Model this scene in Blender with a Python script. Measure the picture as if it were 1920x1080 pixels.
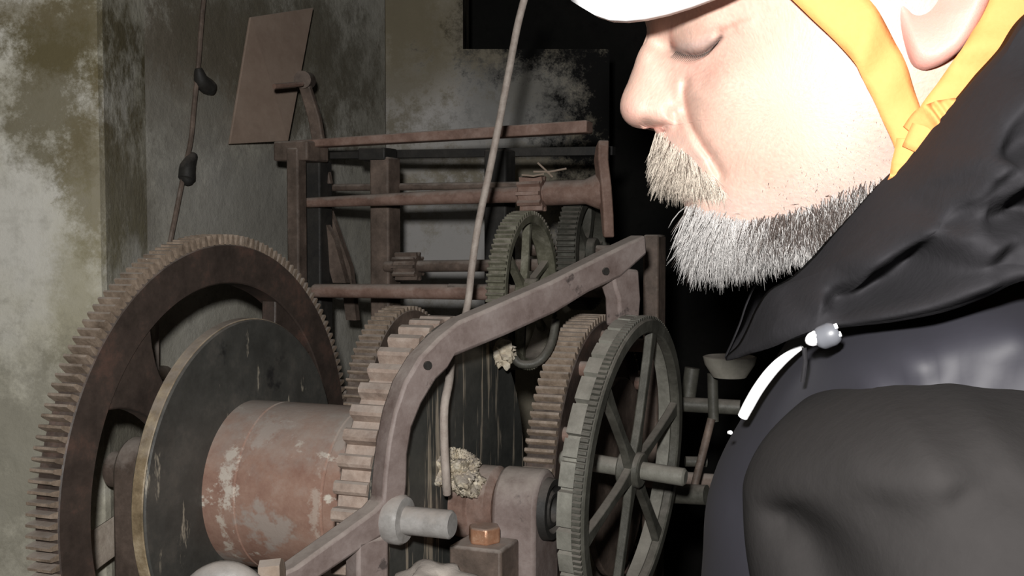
import bpy, math, random
import numpy as np
from mathutils import Matrix, Vector
random.seed(7); RNG = np.random.default_rng(11)
SC = bpy.context.scene
for o in list(bpy.data.objects): bpy.data.objects.remove(o)
COL = SC.collection
# ------------------------------------------------------------------ camera, world, flash, exposure
FPX, PITCH, CAMZ = 2200.0, 0.05, 1.5
cd = bpy.data.cameras.new('camera'); cam = bpy.data.objects.new('camera', cd); COL.objects.link(cam)
cd.sensor_width = 36; cd.lens = FPX/1920*36; cd.clip_start = .02
cam.location = (0, 0, CAMZ); cam.rotation_euler = (math.pi/2-PITCH, 0, 0)
SC.camera = cam
wd = bpy.data.worlds.new('world'); SC.world = wd; wd.use_nodes = True
wd.node_tree.nodes['Background'].inputs[0].default_value = (.5, .55, .6, 1)
wd.node_tree.nodes['Background'].inputs[1].default_value = .008
fl = bpy.data.lights.new('camera_flash', 'AREA'); fl.shape = 'DISK'; fl.size = .035; fl.energy = 10.2; fl.color = (1, .975, .94)
flo = bpy.data.objects.new('camera_flash', fl); COL.objects.link(flo)
flo.location = (-.03, -.01, CAMZ+.08); flo.rotation_euler = (math.pi/2-.02, 0, 0)
vs = SC.view_settings; vs.view_transform = 'Standard'; vs.look = 'None'; vs.gamma = 1; vs.exposure = 0; vs.use_curve_mapping = False

# ------------------------------------------------------------------ geometry helpers
CAM = np.array([0, 0, CAMZ]); cP, sP = math.cos(PITCH), math.sin(PITCH)
def ray(px, py):
    x = (px-960)/FPX; z = -(py-540)/FPX
    return np.array([x, cP+z*sP, -sP+z*cP])
def W(px, py, Y):                        # the point of depth Y seen at a place in the photograph
    r = ray(px, py); return CAM+r*(Y/r[1])
TH = .374
A = np.array([math.cos(TH), -math.sin(TH), 0]); Nn = np.array([math.sin(TH), math.cos(TH), 0]); Zv = np.array([0, 0, 1.])
def along(P0, px, d=A):                  # point on the line P0+t*d seen at image column px
    k = (px-960)/FPX/cP; t = (k*P0[1]-P0[0])/(d[0]-k*d[1]); return P0+t*d
class MB:                                # mesh collector
    def __init__(s): s.v = []; s.f = []
    def add(s, V, F):
        k = len(s.v); s.v += [tuple(p) for p in V]; s.f += [tuple(i+k for i in f) for f in F]; return s
    def box(s, c, e1, e2, e3):           # centre, half-extent vectors
        c, e1, e2, e3 = map(np.array, (c, e1, e2, e3))
        V = [c+a*e1+b*e2+d*e3 for d in (-1, 1) for b in (-1, 1) for a in (-1, 1)]
        F = [(0,2,3,1),(4,5,7,6),(0,1,5,4),(2,6,7,3),(0,4,6,2),(1,3,7,5)]
        if np.dot(np.cross(e1, e2), e3) < 0: F = [f[::-1] for f in F]
        return s.add(V, F)
    def lathe(s, prof, n=48, M=None):    # prof: (r, z) list, around local z; closed ends
        V = []; F = []; k = len(prof)
        for i in range(n):
            t = 2*math.pi*i/n
            for r, z in prof: V.append((r*math.cos(t), r*math.sin(t), z))
        for i in range(n):
            j = (i+1) % n
            for q in range(k-1): F.append((i*k+q, j*k+q, j*k+q+1, i*k+q+1))
        if prof[0][0] > 1e-6 and prof[0] != prof[-1]: F.append(tuple(i*k for i in range(n))[::-1])
        if prof[-1][0] > 1e-6 and prof[0] != prof[-1]: F.append(tuple(i*k+k-1 for i in range(n)))
        if M is not None: V = [tuple(M @ Vector(p)) for p in V]
        return s.add(V, F)
    def tube(s, pts, r, n=10):
        pts = [np.array(p, float) for p in pts]; m = len(pts)
        if 4 <= m <= 20:                 # round off bends
            Q = []; rq = []; rl = list(r) if hasattr(r, '__len__') else [r]*m
            for i in range(m-1):
                a, b, c, d = pts[max(i-1,0)], pts[i], pts[i+1], pts[min(i+2,m-1)]
                for t in (0, .25, .5, .75):
                    Q.append(.5*((2*b)+(-a+c)*t+(2*a-5*b+4*c-d)*t*t+(-a+3*b-3*c+d)*t**3)); rq.append(rl[i]*(1-t)+rl[i+1]*t)
            pts = Q+[pts[-1]]; r = rq+[rl[-1]]; m = len(pts)
        rr = r if hasattr(r, '__len__') else [r]*m
        up = np.array([0, 0, 1.]); V = []; F = []; pn = None
        for i in range(m):
            t = pts[min(i+1, m-1)]-pts[max(i-1, 0)]; t = t/np.linalg.norm(t)
            if pn is None:
                pn = np.cross(t, up)
                if np.linalg.norm(pn) < .1: pn = np.cross(t, [1, 0, 0])
            pn = pn-t*np.dot(pn, t); pn = pn/np.linalg.norm(pn); b = np.cross(t, pn)
            for k in range(n):
                q = 2*math.pi*k/n; V.append(pts[i]+rr[i]*(math.cos(q)*pn+math.sin(q)*b))
        for i in range(m-1):
            for k in range(n): F.append((i*n+k, i*n+(k+1) % n, (i+1)*n+(k+1) % n, (i+1)*n+k))
        F.append(tuple(range(n))[::-1]); F.append(tuple((m-1)*n+k for k in range(n)))
        return s.add(V, F)
    def prism(s, poly, e1, e2, o, d):    # poly in (e1,e2) at origin o, extruded by vector d
        k = len(poly); o = np.array(o); e1 = np.array(e1); e2 = np.array(e2); d = np.array(d)
        V = [o+p[0]*e1+p[1]*e2 for p in poly]; V += [v+d for v in V]
        F = [tuple(range(k))[::-1], tuple(range(k, 2*k))]+[(i, (i+1) % k, (i+1) % k+k, i+k) for i in range(k)]
        return s.add(V, F)
    def strip(s, pts, wid, thick, ew, et):   # flat bar following pts; wid: half-width list, ew: width direction list, et: thickness direction
        V = []; F = []; m = len(pts)
        for i in range(m):
            for a, b in ((-1,-1),(1,-1),(1,1),(-1,1)):
                V.append(np.array(pts[i])+a*wid[i]*np.array(ew[i])+b*thick*np.array(et))
        for i in range(m-1):
            for k in range(4): F.append((i*4+k, i*4+(k+1)%4, (i+1)*4+(k+1)%4, (i+1)*4+k))
        F += [(3,2,1,0), tuple((m-1)*4+k for k in range(4))]
        return s.add(V, F)
def mesh_obj(name, mb, mat, parent=None, smooth=40, bevel=0, origin=None):
    me = bpy.data.meshes.new(name)
    V = np.array(mb.v, float)
    if origin is not None: V = V-np.array(origin)
    me.from_pydata([tuple(p) for p in V], [], mb.f); me.materials.append(mat)
    bm = None
    import bmesh
    bm = bmesh.new(); bm.from_mesh(me); bmesh.ops.recalc_face_normals(bm, faces=bm.faces); bm.to_mesh(me); bm.free()
    if smooth:
        me.shade_smooth()
        try: me.set_sharp_from_angle(angle=math.radians(smooth))
        except Exception: pass
    o = bpy.data.objects.new(name, me); COL.objects.link(o)
    if parent is not None: o.parent = parent
    if origin is not None and parent is None: o.location = origin
    if bevel:
        b = o.modifiers.new('bevel', 'BEVEL'); b.width = bevel; b.segments = 2; b.limit_method = 'ANGLE'; b.angle_limit = math.radians(40)
    return o
def tag(o, label=None, cat=None, group=None, kind=None):
    if label: o['label'] = label
    if cat: o['category'] = cat
    if group: o['group'] = group
    if kind: o['kind'] = kind
    return o
class Thing:                             # an Empty that parents its parts; parts are given in world space
    def __init__(s, name, loc, label, cat, group=None, basis=None):
        s.o = bpy.data.objects.new(name, None); COL.objects.link(s.o); s.o.empty_display_size = .05
        s.loc = np.array(loc, float); s.basis = basis
        M = Matrix.Translation(Vector(loc))
        if basis is not None:
            M = M @ Matrix([[basis[0][i], basis[1][i], basis[2][i]] for i in range(3)]).to_4x4()
        s.o.matrix_world = M; tag(s.o, label, cat, group)
    def part(s, name, mb, mat, parent=None, world=True, label=None, **k):
        if world and s.basis is None: o = mesh_obj(name, mb, mat, parent or s.o, origin=s.loc, **k)
        elif world:
            B = np.array(s.basis); mb.v = [tuple(B @ (np.array(p)-s.loc)) for p in mb.v]; o = mesh_obj(name, mb, mat, parent or s.o, **k)
        else: o = mesh_obj(name, mb, mat, parent or s.o, **k)
        if label: o['label'] = label
        return o
def single(name, mb, mat, label, cat, group=None, kind=None, **k):
    V = np.array(mb.v); og = [(V[:,0].min()+V[:,0].max())/2, (V[:,1].min()+V[:,1].max())/2, V[:,2].min()]
    return tag(mesh_obj(name, mb, mat, None, origin=og, **k), label, cat, group, kind)
BAS = (Nn, Zv, A)                        # local x = across the machine, y = up, z = along the arbors
def frame(ax):                           # wheel basis around another axis direction
    ax = np.array(ax)/np.linalg.norm(ax); e1 = np.cross(Zv, ax); e1 /= np.linalg.norm(e1); return (e1, np.cross(ax, e1), ax)
def chamf(r0, r1, z0, z1, c=.0015):      # ring section
    return [(r0, z0+c), (r0+c, z0), (r1-c, z0), (r1, z0+c), (r1, z1-c), (r1-c, z1), (r0+c, z1), (r0, z1-c), (r0, z0+c)]
def rod_prof(r, z0, z1, c=.002): return [(r-c, z0), (r, z0+c), (r, z1-c), (r-c, z1)]

# ------------------------------------------------------------------ materials
def new_mat(name):
    m = bpy.data.materials.new(name); m.use_nodes = True; nt = m.node_tree; b = nt.nodes['Principled BSDF']; return m, nt, b
def nd(nt, t, **k):
    n = nt.nodes.new(t)
    for a, v in k.items():
        if a.startswith('i_'): n.inputs[a[2:].replace('_', ' ')].default_value = v
        else: setattr(n, a, v)
    return n
def coords(nt, scale=(1,1,1), kind='Object', jitter=False):
    tc = nd(nt, 'ShaderNodeTexCoord'); mp = nd(nt, 'ShaderNodeMapping'); mp.inputs['Scale'].default_value = scale
    if jitter:
        oi = nd(nt, 'ShaderNodeObjectInfo'); mu = nd(nt, 'ShaderNodeVectorMath', operation='SCALE'); cx = nd(nt, 'ShaderNodeCombineXYZ')
        for i in range(3): nt.links.new(oi.outputs['Random'], cx.inputs[i])
        nt.links.new(cx.outputs[0], mu.inputs[0]); mu.inputs['Scale'].default_value = 9.
        nt.links.new(mu.outputs[0], mp.inputs['Location'])
    nt.links.new(tc.outputs[kind], mp.inputs['Vector']); return mp.outputs[0]
def noise(nt, vec, scale, detail=6, rough=.6):
    n = nd(nt, 'ShaderNodeTexNoise'); n.inputs['Scale'].default_value = scale; n.inputs['Detail'].default_value = detail; n.inputs['Roughness'].default_value = rough
    nt.links.new(vec, n.inputs['Vector']); return n.outputs['Fac']
def ramp(nt, fac, stops):
    r = nd(nt, 'ShaderNodeValToRGB'); e = r.color_ramp.elements
    while len(e) < len(stops): e.new(.5)
    for x, (p, c) in zip(e, stops): x.position = p; x.color = (*c, 1) if len(c) == 3 else c
    nt.links.new(fac, r.inputs[0]); return r.outputs[0]
def mixc(nt, fac, a, b):
    m = nd(nt, 'ShaderNodeMix', data_type='RGBA')
    for s, v in ((m.inputs[0], fac), (m.inputs[6], a), (m.inputs[7], b)):
        if isinstance(v, (tuple, float, int)): s.default_value = (*v, 1) if isinstance(v, tuple) else v
        else: nt.links.new(v, s)
    return m.outputs[2]
def math_n(nt, op, a, b=None):
    m = nd(nt, 'ShaderNodeMath', operation=op)
    for s, v in ((m.inputs[0], a), (m.inputs[1], b)):
        if v is None: continue
        if isinstance(v, (int, float)): s.default_value = v
        else: nt.links.new(v, s)
    return m.outputs[0]
def bump(nt, b, h, strength=.4, dist=.002):
    n = nd(nt, 'ShaderNodeBump'); n.inputs['Strength'].default_value = strength; n.inputs['Distance'].default_value = dist
    nt.links.new(h, n.inputs['Height']); nt.links.new(n.outputs[0], b.inputs['Normal'])
def metal(name, c0, c1, c2, rough=.55, scale=30, spec=.5, met=0., spots=None, jitter=False, bs=.45, dust=.75, stains=()):
    m, nt, b = new_mat(name); v = coords(nt, jitter=jitter)
    n1 = noise(nt, v, scale, 8, .72); c = ramp(nt, n1, [(.34, c0), (.52, c1), (.68, c2)])
    ng = noise(nt, v, scale*.35, 6, .7); c = mixc(nt, ramp(nt, ng, [(.52,(0,0,0)),(.70,(.6,.6,.6))]), c, tuple(.38*x for x in c0))
    if spots:                            # (colour, scale, threshold, stretch)
        for col, sc, th, st in spots:
            v2 = coords(nt, st, jitter=jitter); n2 = noise(nt, v2, sc, 5, .7)
            f = ramp(nt, n2, [(th, (0,0,0)), (th+.06, (1,1,1))]); c = mixc(nt, f, c, col)
    for p, st, col, amt in stains:       # crust at a place on the part: centre, extents (0 = any)
        nw = noise(nt, v, 55, 8, .75); sb_ = nd(nt, 'ShaderNodeVectorMath', operation='SUBTRACT'); nt.links.new(v, sb_.inputs[0]); sb_.inputs[1].default_value = p
        ml = nd(nt, 'ShaderNodeVectorMath', operation='MULTIPLY'); nt.links.new(sb_.outputs[0], ml.inputs[0]); ml.inputs[1].default_value = tuple(0 if q == 0 else 1/q for q in st)
        le = nd(nt, 'ShaderNodeVectorMath', operation='LENGTH'); nt.links.new(ml.outputs[0], le.inputs[0])
        f = ramp(nt, math_n(nt, 'ADD', le.outputs['Value'], math_n(nt, 'MULTIPLY', math_n(nt, 'SUBTRACT', nw, .5), 4.)), [(.35, (amt,)*3), (.75, (0,0,0))]); c = mixc(nt, f, c, col)
    if dust:
        g = nd(nt, 'ShaderNodeNewGeometry'); sx = nd(nt, 'ShaderNodeSeparateXYZ'); nt.links.new(g.outputs['Normal'], sx.inputs[0])
        f = ramp(nt, math_n(nt, 'ADD', sx.outputs[2], math_n(nt, 'MULTIPLY', math_n(nt, 'SUBTRACT', noise(nt, v, 45, 6, .7), .5), 1.6)), [(.25, (0,0,0)), (1., (dust,)*3)]); c = mixc(nt, f, c, (.52,.46,.415))
    nt.links.new(c, b.inputs['Base Color']); b.inputs['Metallic'].default_value = met
    b.inputs['Specular IOR Level'].default_value = spec
    n3 = noise(nt, v, scale*5, 4, .6); r = nd(nt, 'ShaderNodeMapRange'); r.inputs['To Min'].default_value = rough-.12; r.inputs['To Max'].default_value = rough+.15
    nt.links.new(n3, r.inputs['Value']); nt.links.new(r.outputs[0], b.inputs['Roughness'])
    bump(nt, b, math_n(nt, 'ADD', n1, math_n(nt, 'MULTIPLY', n3, .5)), bs, .0015)
    return m
M = {}
M['gear_dark'] = metal('dark_rusty_iron', (.05,.038,.032), (.085,.063,.053), (.16,.095,.075), scale=22, rough=.5, dust=.35)
M['tooth'] = metal('worn_gear_tooth', (.21,.16,.12), (.36,.28,.215), (.52,.42,.335), scale=60, rough=.40, jitter=True, spec=.65, spots=[((.80,.72,.60), 55, .68, (1,1,1))])
M['flange'] = metal('oily_black_iron', (.055,.055,.05), (.085,.085,.078), (.14,.13,.115), dust=.25, scale=14, rough=.5,
    spots=[((.50,.45,.36), 46, .635, (1,.22,1)), ((.03,.03,.03), 9, .62, (1,1,1))])
M['worn_edge'] = metal('worn_brass_edge', (.16,.12,.07), (.38,.29,.18), (.7,.58,.4), scale=26, rough=.4)
M['barrel'] = metal('rusty_barrel', (.34,.19,.145), (.46,.29,.225), (.56,.42,.35), scale=16, rough=.5,
    spots=[((.50,.42,.37), 12, .53, (1,1,1)), ((.85,.78,.68), 30, .625, (1,1,.7)), ((.22,.12,.09), 22, .66, (1,1,.5))],
    stains=[((-.08,.02,.062), (.06,.055,.014), (.82,.75,.66), .9), ((-.08,-.03,.052), (.06,.05,.009), (.8,.72,.62), .8), ((-.05,.07,.09), (.05,.03,.03), (.6,.53,.48), .7), ((-.085,.0,.165), (.05,.06,.008), (.66,.56,.48), .7)])
M['ratchet'] = metal('pale_rusty_tooth', (.30,.22,.18), (.46,.36,.30), (.60,.50,.43), scale=40, rough=.55, jitter=True)
M['drip'] = metal('black_iron_with_drips', (.05,.053,.05), (.075,.078,.072), (.115,.115,.105), dust=.25, scale=12, rough=.42,
    spots=[((.50,.43,.34), 62, .565, (1,.06,1)), ((.14,.10,.08), 20, .6, (1,.15,1))])
M['arm'] = metal('grey_rust_arm', (.19,.14,.125), (.30,.24,.222), (.40,.34,.32), scale=18, rough=.55,
    spots=[((.10,.08,.075), 26, .62, (1,1,1)), ((.44,.20,.12), 9, .66, (1,1,1))])
M['rust'] = metal('red_brown_rust', (.20,.12,.093), (.31,.20,.16), (.42,.30,.255), scale=30, rough=.6, jitter=True)
M['rust_dark'] = metal('dark_brown_iron', (.10,.075,.06), (.18,.135,.11), (.28,.21,.17), scale=24, rough=.6, jitter=True)
M['steel'] = metal('pale_grey_steel', (.30,.285,.27), (.43,.415,.40), (.54,.52,.50), scale=30, rough=.45)
M['count'] = metal('greenish_grey_iron', (.055,.054,.044), (.092,.09,.075), (.15,.147,.125), dust=.3, scale=28, rough=.5)
M['count_rim'] = metal('pale_greenish_iron', (.15,.146,.122), (.23,.225,.195), (.31,.305,.265), dust=.3, scale=26, rough=.5)
M['black'] = metal('black_iron_and_shade', (.02,.02,.02), (.035,.033,.03), (.06,.055,.05), dust=.25, scale=20, rough=.6)  # also used for the painted shade in the back frame
M['brass'] = metal('green_tarnished_brass', (.115,.112,.078), (.20,.195,.145), (.36,.35,.28), scale=40, rough=.38, jitter=True,
    spots=[((.8,.76,.6), 50, .70, (1,1,1))])
M['copper'] = metal('copper_bolt', (.46,.22,.13), (.62,.33,.20), (.78,.5,.34), scale=60, rough=.35, met=.4)
M['wood'] = metal('dusty_wood', (.28,.21,.16), (.42,.33,.26), (.55,.46,.38), scale=18, rough=.8, spec=.2)
M['pale_wood'] = metal('pale_dusty_wood', (.48,.40,.33), (.66,.57,.48), (.8,.72,.62), scale=40, rough=.85, spec=.2, bs=.8)
M['board'] = metal('brown_fibre_board', (.36,.265,.21), (.44,.335,.27), (.50,.39,.32), scale=9, rough=.8, spec=.2, bs=.15)
M['cable'] = metal('grey_cable', (.38,.31,.27), (.50,.43,.38), (.6,.53,.47), scale=60, rough=.6)
M['dust'] = metal('cream_debris', (.50,.42,.31), (.74,.66,.52), (.9,.84,.72), scale=80, rough=.9, spec=.1, bs=1.)
M['stone'] = metal('pale_stone', (.52,.46,.40), (.68,.62,.56), (.78,.73,.67), scale=30, rough=.9, spec=.15, bs=.8)
M['olive'] = metal('beige_grey_cup', (.36,.34,.29), (.45,.43,.37), (.52,.49,.43), scale=20, rough=.6)
def wall_mat(name, stops, blobs, sc=3.2, fine=.45):
    m, nt, b = new_mat(name); v = coords(nt)
    n1 = noise(nt, v, sc, 10, .62); c = ramp(nt, n1, stops)
    n2 = noise(nt, v, 38, 8, .7)
    c = mixc(nt, math_n(nt, 'MULTIPLY', ramp(nt, n2, [(.5,(0,0,0)),(.75,(1,1,1))]), fine), c, tuple(.55*x for x in stops[0][1]))
    nw = noise(nt, v, 13, 10, .8)
    for (p, rad, st, col, amt) in blobs:     # patches at a place on the wall (stains, painted shade): centre, radius, (x,z) stretch
        s = nd(nt, 'ShaderNodeVectorMath', operation='SUBTRACT'); nt.links.new(v, s.inputs[0]); s.inputs[1].default_value = p
        sc_ = nd(nt, 'ShaderNodeVectorMath', operation='MULTIPLY'); nt.links.new(s.outputs[0], sc_.inputs[0]); sc_.inputs[1].default_value = (1/(rad*st[0]), 0, 1/(rad*st[1]))
        ln = nd(nt, 'ShaderNodeVectorMath', operation='LENGTH'); nt.links.new(sc_.outputs[0], ln.inputs[0])
        d = math_n(nt, 'ADD', ln.outputs['Value'], math_n(nt, 'MULTIPLY', math_n(nt, 'SUBTRACT', nw, .5), 3.2))
        f = ramp(nt, d, [(.45, (amt,)*3), (1.0, (0,0,0))]); c = mixc(nt, f, c, col)
    nt.links.new(c, b.inputs['Base Color']); b.inputs['Roughness'].default_value = .9; b.inputs['Specular IOR Level'].default_value = .2
    bump(nt, b, math_n(nt, 'ADD', n2, n1), .5, .006); return m
def fabric(name, c0, c1, rough=.85, scale=250, sheen=.0, spec=.25, bs=.25):
    m, nt, b = new_mat(name); v = coords(nt); n = noise(nt, v, scale, 3, .6); n2 = noise(nt, v, 18, 5, .6)
    c = mixc(nt, math_n(nt, 'MULTIPLY', math_n(nt, 'ADD', n, n2), .5), c0, c1)
    nt.links.new(c, b.inputs['Base Color']); b.inputs['Roughness'].default_value = rough; b.inputs['Specular IOR Level'].default_value = spec
    b.inputs['Sheen Weight'].default_value = sheen; b.inputs['Sheen Roughness'].default_value = .4
    bump(nt, b, math_n(nt, 'ADD', n, n2), bs, .0008); return m
M['hood'] = fabric('black_soft_shell', (.014,.0135,.0152), (.0215,.0207,.0232), rough=.85, sheen=.0, spec=.12, bs=.4)
M['vest'] = fabric('navy_quilted_nylon', (.0135,.013,.0195), (.019,.0185,.026), rough=.68, scale=60, spec=.6)
M['sleeve'] = fabric('charcoal_fleece', (.0195,.0182,.0180), (.027,.0252,.0250), rough=1., sheen=.0, scale=160, bs=.35, spec=.05)
M['orange'] = fabric('orange_webbing', (.66,.25,.075), (.72,.31,.105), rough=.75, scale=400)
M['trouser'] = fabric('dark_trousers', (.012,.013,.018), (.02,.021,.027))
M['white'] = fabric('white_shell', (.86,.86,.88), (.9,.9,.92), rough=.35, scale=20, spec=.5, bs=.02)
M['reflect'] = fabric('white_piping', (.88,.88,.9), (.93,.93,.95), rough=.4, scale=300, spec=.5, bs=.05)
M['toggle'] = fabric('grey_plastic', (.10,.105,.12), (.12,.125,.14), rough=.4, scale=20, spec=.5, bs=.02)
def attr_mat(name, rough, spec, sss=0, bs=0):
    m, nt, b = new_mat(name); a = nd(nt, 'ShaderNodeAttribute'); a.attribute_name = 'col'
    nt.links.new(a.outputs['Color'], b.inputs['Base Color']); b.inputs['Roughness'].default_value = rough; b.inputs['Specular IOR Level'].default_value = spec
    if sss:
        b.inputs['Subsurface Weight'].default_value = sss; b.inputs['Subsurface Radius'].default_value = (1, .35, .2); b.inputs['Subsurface Scale'].default_value = .003
    if bs:
        v = coords(nt); bump(nt, b, noise(nt, v, 700, 3, .6), bs, .0006)
    return m
M['skin'] = attr_mat('skin', .5, .35, .25, .3)
M['hair'] = attr_mat('beard_hair', .5, .3)

# ------------------------------------------------------------------ the room
def stain_or_shade(px, py, Y): return tuple(W(px, py, Y))
YB, YL, YP = 2.0, 1.40, 2.36
xl = W(190, 300, YL)[0]; xe = W(706, 200, YP)[0]
wa_, wz_ = np.array([xl-.004, 1.56, W(189, 540, 1.4)[2]]), W(712, 540, 2.26); wdv = (wz_-wa_)*np.array([1,1,0]); wdl = np.linalg.norm(wdv); wdv /= wdl; wnv = np.array([-wdv[1], wdv[0], 0])
def YW(px):                              # depth of the back wall at an image column
    return along(wa_, px, wdv)[1]
wl = wall_mat('mossy_pale_plaster', [(.34, (.62,.59,.49)), (.5, (.80,.77,.64)), (.64, (.90,.88,.80))],
    [(stain_or_shade(120,60,YL), .075, (1.2,1.0), (.16,.13,.06), .85), (stain_or_shade(100,180,YL), .07, (1.2,1.6), (.17,.14,.065), .8), (stain_or_shade(165,330,YL), .05, (.8,2.6), (.24,.20,.11), .7),
     (stain_or_shade(60,20,YL), .04, (2,.6), (.22,.18,.1), .5), (stain_or_shade(140,560,YL), .06, (.7,2.2), (.42,.38,.22), .5), (stain_or_shade(60,850,YL), .14, (1.4,1.2), (.30,.28,.22), .6)])
wb = wall_mat('dark_patchy_plaster', [(.34, (.42,.40,.34)), (.5, (.62,.60,.525)), (.66, (.80,.78,.71))],
    [(tuple(W(270,110,YW(270))), .20, (1.2,.75), (.20,.165,.12), .8), (tuple(W(225,330,YW(225))), .06, (.55,4.), (.20,.17,.125), .7), (tuple(W(480,60,YW(480))), .14, (1,1.), (.17,.15,.11), .6),  # the second is a tall narrow darker strip beside the corner
     (tuple(W(600,120,YW(600))), .12, (1,1.4), (.21,.19,.14), .6), (tuple(W(300,250,YW(300))), .10, (1.2,1), (.52,.51,.46), .45), (tuple(W(480,400,YW(480))), .1, (1.4,1.2), (.44,.43,.40), .5)])
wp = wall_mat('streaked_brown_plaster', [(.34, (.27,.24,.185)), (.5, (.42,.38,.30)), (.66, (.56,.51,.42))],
    [(stain_or_shade(795,225,YP), .17, (1.0,.8), (.80,.78,.76), .95), (stain_or_shade(920,240,YP), .13, (1.6,.6), (.66,.65,.64), .8), (stain_or_shade(770,60,YP), .14, (.8,2), (.30,.26,.175), .8),
     (stain_or_shade(850,480,YP), .2, (1.2,.8), (.72,.71,.71), .85), (stain_or_shade(1000,180,YP), .16, (1.2,.8), (.34,.34,.33), .7), (stain_or_shade(1010,60,YP), .17, (1.15,.62), (.015,.015,.015), 1.), (stain_or_shade(1170,190,YP), .30, (.62,1.5), (.015,.015,.015), 1.)])  # last two near-black patches paint the fade into shadow near the opening
def struct(name, mb, mat, **k): return tag(mesh_obj(name, mb, mat, None, **k), kind='structure')
struct('wall_back', MB().box((wa_+wz_)/2*np.array([1,1,0])+wdv*.02+wnv*.1+Zv*1.5, wdv*(wdl/2+.01), wnv*.1, (0,0,1.5)), wb, smooth=0)
struct('wall_left', MB().box((xl-.6, YL+.5, 1.5), (.6,0,0), (0,.5,0), (0,0,1.5)), wl, smooth=0, bevel=.012)
# the wall on the right ends at a tall dark opening that also cuts back over its top
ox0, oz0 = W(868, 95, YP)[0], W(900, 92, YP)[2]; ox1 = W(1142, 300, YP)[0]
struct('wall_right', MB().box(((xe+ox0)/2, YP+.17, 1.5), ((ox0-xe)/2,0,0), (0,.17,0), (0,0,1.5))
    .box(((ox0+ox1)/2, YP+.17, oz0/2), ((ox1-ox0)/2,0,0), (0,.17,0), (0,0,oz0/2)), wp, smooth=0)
unlit_black = wall_mat('unlit_black_plaster', [(.3, (.02,.02,.02)), (.5, (.03,.03,.028)), (.7, (.045,.042,.04))], [])  # near-black colour paints the unlit depth beyond the opening
struct('wall_niche', MB().box((1.0, YP+1.1, 1.5), (1.4,0,0), (0,.03,0), (0,0,1.5)).box((2.33, 2.0, 1.5), (.03,0,0), (0,1.5,0), (0,0,1.5)), unlit_black, smooth=0)
fm = wall_mat('dusty_stone_floor', [(.3, (.20,.18,.15)), (.5, (.30,.27,.23)), (.7, (.38,.35,.30))], [])
struct('floor', MB().box((.1, 1.6, -.03), (2.3,0,0), (0,2.4,0), (0,0,.03)), fm, smooth=0)
struct('ceiling', MB().box((.1, 1.6, 3.03), (2.3,0,0), (0,2.4,0), (0,0,.03)), unlit_black, smooth=0)
# cable clipped to the back wall, with two dark hooks
def wc(px, py, off=.006): return W(px, py, YW(px)-off)
t = Thing('wall_cable', wc(335, 440), 'thin grey cable running down the back wall left of the board', 'cable')
t.part('cable', MB().tube([wc(x, y) for x, y in ((384,-20),(378,40),(372,120),(364,200),(358,262),(348,310),(336,370),(326,420),(316,470))], .0036, 8), M['rust_dark'])
for pts in (((372,128),(378,152),(392,165),(394,178)), ((364,290),(352,312),(350,335),(346,342))):
    t.part('hook', MB().tube([wc(x, y, .014) for x, y in pts], [.005,.011,.012,.004], 12), M['black'])

# ------------------------------------------------------------------ winding drum with its great gear
C0 = W(429, 899, 1.3)
def D(u, v, w): return C0+u*A+v*Nn+w*Zv
def add_teeth(thing, parent, n, R, hgt, z0, z1, wid, tip, mat, phase=0, name='tooth', skip=()):
    # one tooth mesh shared by all
    mb = MB(); q = [(-wid, 0), (wid, 0), (tip, hgt*.82), (tip*.6, hgt), (-tip*.6, hgt), (-tip, hgt*.82)]
    mb.prism([(R-.0015+y, x) for x, y in q], (1,0,0), (0,1,0), (0,0,z0), (0,0,z1-z0))
    first = None
    for i in range(n):
        if i in skip: continue
        if first is None: o = mesh_obj(name, mb, mat, parent, smooth=35); first = o
        else: o = bpy.data.objects.new(name, first.data); COL.objects.link(o); o.parent = parent
        o.rotation_euler = (0, 0, 2*math.pi*(i+phase)/n)
def spoke_mb(r0, r1, ang, w0, wm, w1, z0, z1, n=14, bulge=2.6):
    P = []
    for k in range(n+1):
        s = k/n; r = r0+(r1-r0)*s
        w = wm+(w1-wm)*max(0, (s-.45)/.55)**bulge+(w0-wm)*max(0, (.35-s)/.35)**2
        P.append((r, w))
    poly = [(r, -w) for r, w in P]+[(r, w) for r, w in P[::-1]]
    c, s_ = math.cos(ang), math.sin(ang)
    return MB().prism(poly, (c, s_, 0), (-s_, c, 0), (0,0,z0), (0,0,z1-z0))
drum = Thing('winding_drum', C0, 'rusty brown winding drum with big toothed wheel and dark flange, lower left', 'winding drum', basis=BAS)
RG = .263
rim = drum.part('great_gear', MB().lathe(chamf(RG*.835, RG, -.028, .0), 160), M['gear_dark'], world=False)
add_teeth(drum, rim, 170, RG, .0125, -.028, -.001, .0032, .0021, M['tooth'])
for k in range(4):
    drum.part('spoke', spoke_mb(.04, RG*.85, math.radians(48+90*k), .055, .017, .062, -.024, -.004), M['gear_dark'], world=False, bevel=.002)
drum.part('gear_hub', MB().lathe(chamf(.02, .07, -.035, .003), 48), M['gear_dark'], world=False)
fl_o = drum.part('flange', MB().lathe([(.02, .012), (.1785, .012), (.180, .014), (.180, .0285), (.1785, .030), (.02, .030)], 120), M['flange'], world=False)
drum.part('worn_rim', MB().lathe(chamf(.1785, .1812, .014, .0275, .0008), 120), M['worn_edge'], parent=fl_o, world=False)
bp = [(.03, .030), (.0905, .030), (.0905, .068), (.0893, .069), (.0893, .0705), (.0905, .0715), (.0905, .170), (.0893, .171), (.0893, .1725), (.0905, .1735), (.0905, .238), (.03, .238)]
drum.part('barrel', MB().lathe(bp, 96), M['barrel'], world=False)
RR = .177
rat = drum.part('ratchet_wheel', MB().lathe(chamf(.03, RR, .238, .274), 120), M['ratchet'], world=False)
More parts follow.
